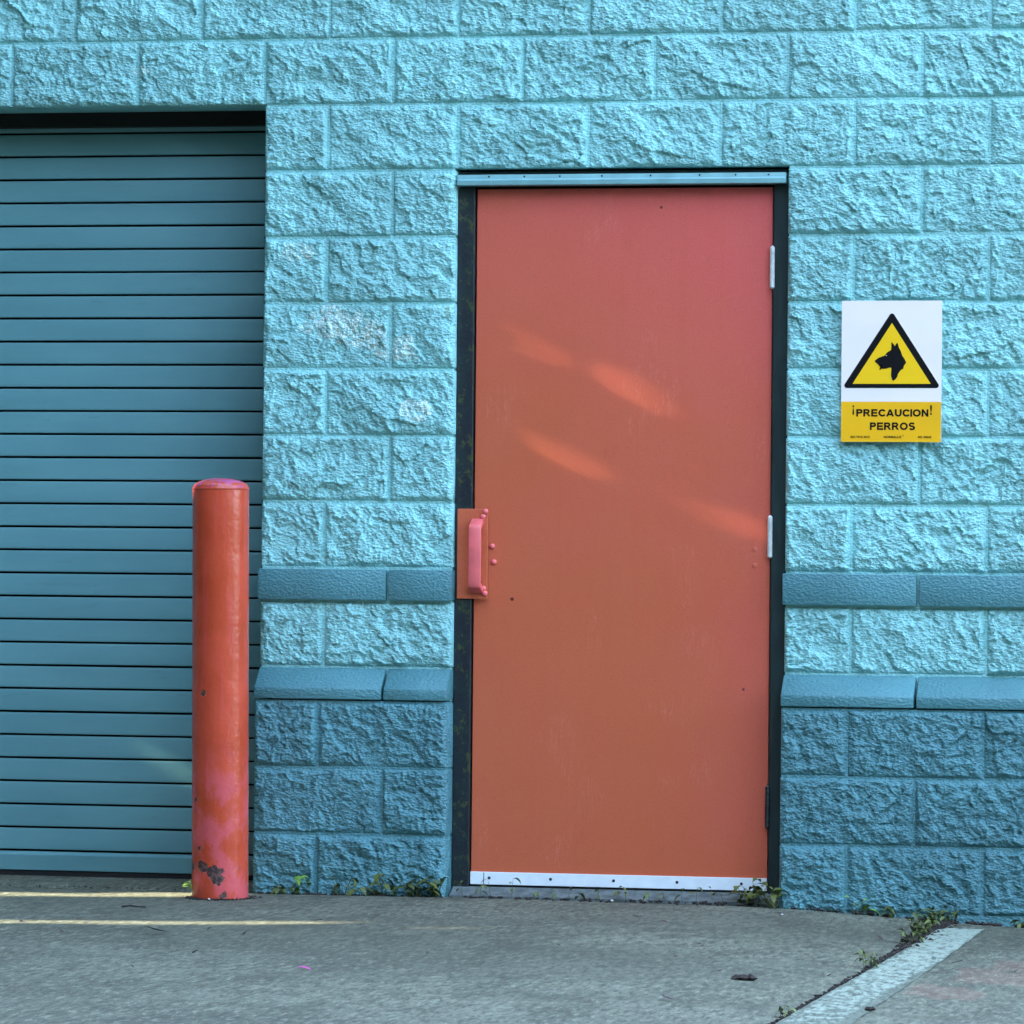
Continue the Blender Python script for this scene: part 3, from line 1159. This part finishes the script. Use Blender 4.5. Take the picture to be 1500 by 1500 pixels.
tag(dv.build('dirt', MAT_SOIL), 'dark crumbs of dirt gathered along the wall foot and pavement joint', 'dirt', kind='stuff')
# soil bed filling the joint and the gap at the wall
sv, sf = [], []
for j in range(41):
    y = -.07 - 4.9 * j / 40
    for dx in (-.012, .012):
        x = jx(y) + dx
        sv.append((x, y, gz(x, y) - .012))
for j in range(40):
    sf.append((2 * j, 2 * j + 1, 2 * j + 3, 2 * j + 2))
tag(link('joint_soil', mesh('joint_soil', sv, sf), MAT_SOIL), 'dark soil filling the joint beside the painted stripe', 'soil', kind='stuff')

# ------------------------------------------------------------------ litter on the concrete
DRY = []
for i in range(5):
    L = .020 + .006 * i
    me = leaf_mesh(L, .010 + .002 * (i % 3), 1.0 - .4 * (i % 4), 50 + i)
    me.name = 'dry_leaf'
    me.materials.append(MAT_DRY)
    DRY.append(me)
bits = [(-0.376, -1.208), (-0.18, -1.474), (-0.224, -1.164), (0.129, -1.449), (0.355, -1.924), (0.284, -2.351), (0.344, -1.388), (0.212, -0.554), (0.297, -0.787), (0.409, -0.914), (0.212, -1.298), (0.583, -2.049), (0.534, -0.718), (0.631, -0.781), (0.612, -0.967), (0.944, -1.796), (1.079, -0.674), (1.28, -0.616), (1.418, -0.8), (1.404, -1.25), (1.227, -1.502), (1.575, -1.694), (1.383, -2.492), (1.752, -2.717), (1.585, -1.357), (1.663, -1.673), (1.753, -1.968), (1.655, -0.338), (1.862, -1.269), (1.997, -0.764), (2.02, -1.229), (2.02, -1.832), (2.273, -0.922), (2.265, -1.318), (2.464, -1.389), (2.206, -1.193)]
for k, (x, y) in enumerate(bits):
    o = link('dry_leaf', DRY[k % 5], None, None, (x, y, gz(x, y) + .006))
    s = rnd.uniform(.7, 1.25) * (1.6 if k in (3, 9, 24) else 1)
    o.scale = (s, s, s)
    o.rotation_euler = (rnd.uniform(-.3, .3), rnd.uniform(-.15, .05), rnd.choice((0, math.pi)) + rnd.uniform(-.5, .5))
    tag(o, 'small curled brown leaf fragment lying on the grey concrete', 'leaf', 'dry leaf fragments scattered over the concrete')
tw = MB()
tube(tw, [(-.035, 0, .006), (-.010, .006, .009), (.012, .002, .007), (.036, .010, .006)], .0032, .0022, 6)
tag(tw.build('twig', plain('twig_bark', (.03, .025, .022), .9), None, (-.185, -.716, gz(-.185, -.716) - .001)), 'short dark twig lying on the concrete before the roller shutter', 'twig')
lb = MB()
for k in range(16):
    a = rnd.uniform(-1, 1)
    c = Vector((a * .026, rnd.uniform(-.012, .012), .006 + .004 * rnd.random()))
    s = rnd.uniform(.007, .012)
    lb.add([c + Vector(d) * s * rnd.uniform(.8, 1.2) for d in ((0, 0, .8), (1.3, 0, 0), (0, 1, 0), (-1.3, 0, 0), (0, -1, 0), (0, 0, -.7))], OCT)
tag(lb.build('mud_clod', MAT_SOIL, None, (1.833, -2.125, gz(1.833, -2.125))), 'dark oblong clod of mud lying on the concrete', 'clod')
cl = lb.build('mud_clod', MAT_SOIL, None, (2.201, -2.545, gz(2.201, -2.545) + .004))
cl.scale = (.40, .5, .6)
tag(cl, 'small dark crumb of mud beside the painted stripe', 'clod')
pme = leaf_mesh(.040, .016, .25, 77)
pme.name = 'petal'
pt = tag(link('petal', pme, MAT_PETAL, None, (.705, -2.282, gz(.705, -2.282) + .006)), 'fallen magenta petal on the open concrete', 'petal')
pt.rotation_euler = (.15, -.05, .12)
for k, (x, y, s) in enumerate(((1.677, -.344, .005), (1.125, -.085, .006), (-.05, -.375, .005))):
    pm = MB().add([(0, 0, s), (s * 1.3, 0, 0), (0, s, 0), (-s * 1.1, 0, 0), (0, -s, 0), (0, 0, -s * .5)], OCT)
    tag(pm.build('pebble', MAT_PALE, None, (x, y, gz(x, y) + s * .4), bevel=s * .2),
        ('pale pebble on the concrete below the right wall corner', 'white pebble in the dirt under the door', 'pale pebble at the foot of the bollard')[k], 'pebble')

# ------------------------------------------------------------------ the tree that shades the yard, with the gaps the sun comes through
Hx = Vector((-math.sin(AZ), math.cos(AZ), 0))
Vx = SUN.cross(Hx).normalized()
if Vx.z < 0: Vx = -Vx
gaps = [((.83, .045, 1.704), .0075, .0020), ((1.16, .045, 1.564), .0085, .0045), ((.955, .045, 1.375), .010, .0036), ((1.39, .045, 1.205), .010, .003),
        ((-.32, .25, .37), .013, .009),
        ((-.27, -.21, .018), .070, .09), ((-.46, -.27, .018), .045, .09), ((-.75, -.33, .018), .018, .12), ((-.98, -.38, .018), .014, .12),
        ((-.1, -1.13, .010), .034, .12), ((.15, -1.07, .010), .030, .10), ((-.35, -1.20, .01), .022, .12), ((-.65, -1.29, .01), .016, .12), ((.40, -1.02, .01), .014, .06),
        ((.85, -1.08, .01), .003, .03), ((-.115, -.27, 1.25), .03, .010)]
GP = [(Vector(p).dot(Hx), Vector(p).dot(Vx), a, b) for p, a, b in gaps]


def carve(vs_, mg=.012):
    for v in vs_:
        h, k = v.dot(Hx), v.dot(Vx)
        for gh, gk, a, b in GP:
            if ((h - gh) / (a + mg)) ** 2 + ((k - gk) / (b + mg)) ** 2 < 1:
                return True
    return False


def blocks(q):
    """does this leaf stand in the way of one of the sun shafts?"""
    hv = [(v.dot(Hx), v.dot(Vx)) for v in q]
    lh, uh = min(a[0] for a in hv), max(a[0] for a in hv)
    lk, uk = min(a[1] for a in hv), max(a[1] for a in hv)
    for gh, gk, a, b in GP:
        if lh > gh + a or uh < gh - a or lk > gk + b or uk < gk - b: continue
        # work in the space where the shaft is a unit circle: nearest distance from its axis to the leaf outline
        pp = [((h - gh) / a, (k - gk) / b) for h, k in hv]
        pos = neg = False
        for i in range(4):
            x0_, y0_ = pp[i]
            x1_, y1_ = pp[(i + 1) % 4]
            cr = x0_ * y1_ - x1_ * y0_
            if cr > 0: pos = True
            else: neg = True
            dx, dy = x1_ - x0_, y1_ - y0_
            t = max(0, min(1, -(x0_ * dx + y0_ * dy) / (dx * dx + dy * dy + 1e-12)))
            if (x0_ + t * dx) ** 2 + (y0_ + t * dy) ** 2 < 1: return True
        if pos != neg: return True
    return False


def tree(base, centre, rad, nleaf, label, ls=.085):
    t = tag(empty('shade_tree', base), label, 'tree')
    b0 = Vector(base)
    c0 = Vector(centre)
    tm = MB()
    tube(tm, [(0, 0, -.1), (.05, .02, 1.2), (-.04, .06, 2.4), tuple((c0 - b0) * .95)], .20, .07, 10)
    tm.build('trunk', MAT_BARK, t)
    lm = MB()
    for i in range(7):
        a = i * .9
        e = Vector((math.cos(a) * rad.x * .7, math.sin(a) * rad.y * .7, rad.z * (.1 + .1 * (i % 4)))) + (c0 - b0)
        s = Vector((0, 0, 2.2 + .25 * i))
        if carve([b0 + s.lerp(e, k / 12) for k in range(13)], .08): continue
        tube(lm, [s, s.lerp(e, .5) + Vector((0, 0, .3)), e], .06, .015, 6)
    if lm.v: lm.build('limb', MAT_BARK, t)
    cm = MB()
    rr = random.Random(5)
    for i in range(nleaf):
        while True:
            p = Vector((rr.uniform(-1, 1), rr.uniform(-1, 1), rr.uniform(-1, 1)))
            if p.length < 1: break
        p = Vector((p.x * rad.x, p.y * rad.y, p.z * rad.z)) + c0
        a = Vector((rr.gauss(0, 1), rr.gauss(0, 1), rr.gauss(0, 1))).normalized()
        bq = a.orthogonal().normalized()
        s = ls * rr.uniform(.7, 1.3)
        q = [p + a * s, p + bq * s * .7, p - a * s, p - bq * s * .7]
        if blocks(q): continue
        n = len(cm.v)
        cm.v += [tuple(v - b0) for v in q]
        cm.f.append((n, n + 1, n + 2, n + 3))
    link('crown', mesh('crown', cm.v, cm.f), MAT_TREE, t)
    return t


ctr = Vector((.9, -1.75, 1.15)) + SUN * 7.2
tree((ctr.x - .4, ctr.y - .2, -.33), ctr, Vector((1.9, 3.3, 3.0)), 46000, 'broad leafy tree shading the yard from the low sun', .085)
tree((-7.5, -9.0, -.33), Vector((-7.0, -9.0, 7.6)), Vector((3.6, 4.4, 7.2)), 12000, 'added unseen tree blocking sky light from the left', .26)  # added out of view, holds back sky light on the left
tree((-5.5, -16.5, -.33), Vector((-5.0, -17.0, 7.6)), Vector((4.0, 3.6, 7.0)), 12000, 'added unseen tree blocking sky light from the front left', .26)  # added out of view to shut out sky towards the front left
tree((-10.8, -2.0, -.33), Vector((-10.5, -2.0, 9.0)), Vector((3.6, 4.2, 5.5)), 9000, 'added unseen tree blocking bright sky past the building end', .26)  # added to block bright sky past the building end
tree((-7.2, -4.6, -.33), Vector((-3.9, -4.6, 9.0)), Vector((3.9, 5.0, 3.3)), 12000, 'added unseen high crown cutting overhead light from the left', .26)  # added overhead crown, cuts high light from the left
for k, (x, y, h) in enumerate(((-13, -24, 17), (-4, -27, 19), (3, -27, 14), (12, -26, 11), (20, -22, 9), (26, -14, 8))):  # row added behind the camera to block light from the horizon
    tree((x, y, -.33), Vector((x, y, h * .56)), Vector((5.0, 3.6, h * .52)), 6000,
         ('added tree hiding low sky at the left end of the unseen row', 'tallest added tree of the unseen row hiding low sky', 'rounded added tree of the unseen row hiding low sky', 'added unseen tree hiding low sky behind the open end', 'shorter added tree hiding low sky at the open end, unseen', 'last small added tree of the unseen row hiding low sky')[k], .34)


def sky_screen(x0, y0, x1, y1, h, th, n, label):  # added leaf screens, out of view, keeping low horizon light out
    L = math.hypot(x1 - x0, y1 - y0)
    t = tag(empty('sky_screen', ((x0 + x1) / 2, (y0 + y1) / 2, -.33)), label, 'sky_screen')
    t.rotation_euler.z = math.atan2(y1 - y0, x1 - x0)
    rr = random.Random(n)
    cm = MB()
    for i in range(n):
        p = Vector((rr.uniform(-.5, .5) * L, rr.uniform(-.5, .5) * th, h * rr.random() * (1 + .08 * math.sin(i))))
        a = Vector((rr.gauss(0, 1), rr.gauss(0, 1), rr.gauss(0, 1))).normalized()
        bq = a.orthogonal().normalized()
        sz = .24 * rr.uniform(.7, 1.3)
        k = len(cm.v)
        cm.v += [tuple(p + a * sz), tuple(p + bq * sz * .7), tuple(p - a * sz), tuple(p - bq * sz * .7)]
        cm.f.append((k, k + 1, k + 2, k + 3))
    link('foliage', mesh('foliage', cm.v, cm.f), MAT_TREE, t)


tree((-7.4, .2, -.33), Vector((-7.4, .2, 4.6)), Vector((1.7, 1.9, 4.9)), 7000, 'added unseen narrow tree blocking bright sky beside the wall', .22)  # added to block the bright sky seen along the wall
tree((-9.5, -6.8, -.33), Vector((-9.5, -6.8, 5.5)), Vector((2.4, 3.4, 5.6)), 7000, 'added unseen tree filling a bright gap on the left', .24)  # added to plug a bright gap between the left crowns
sky_screen(-9.2, 2.5, -9.2, -30, 2.8, 1.0, 11000, 'added foliage screen cutting low light from the left, unseen')
sky_screen(-12, -31, 34, -31, 5.0, 1.4, 14000, 'added foliage screen shutting off the far horizon, unseen')
sky_screen(30, -30, 30, 4, 3.2, 1.2, 7000, 'added foliage screen cutting low light from the right, unseen')
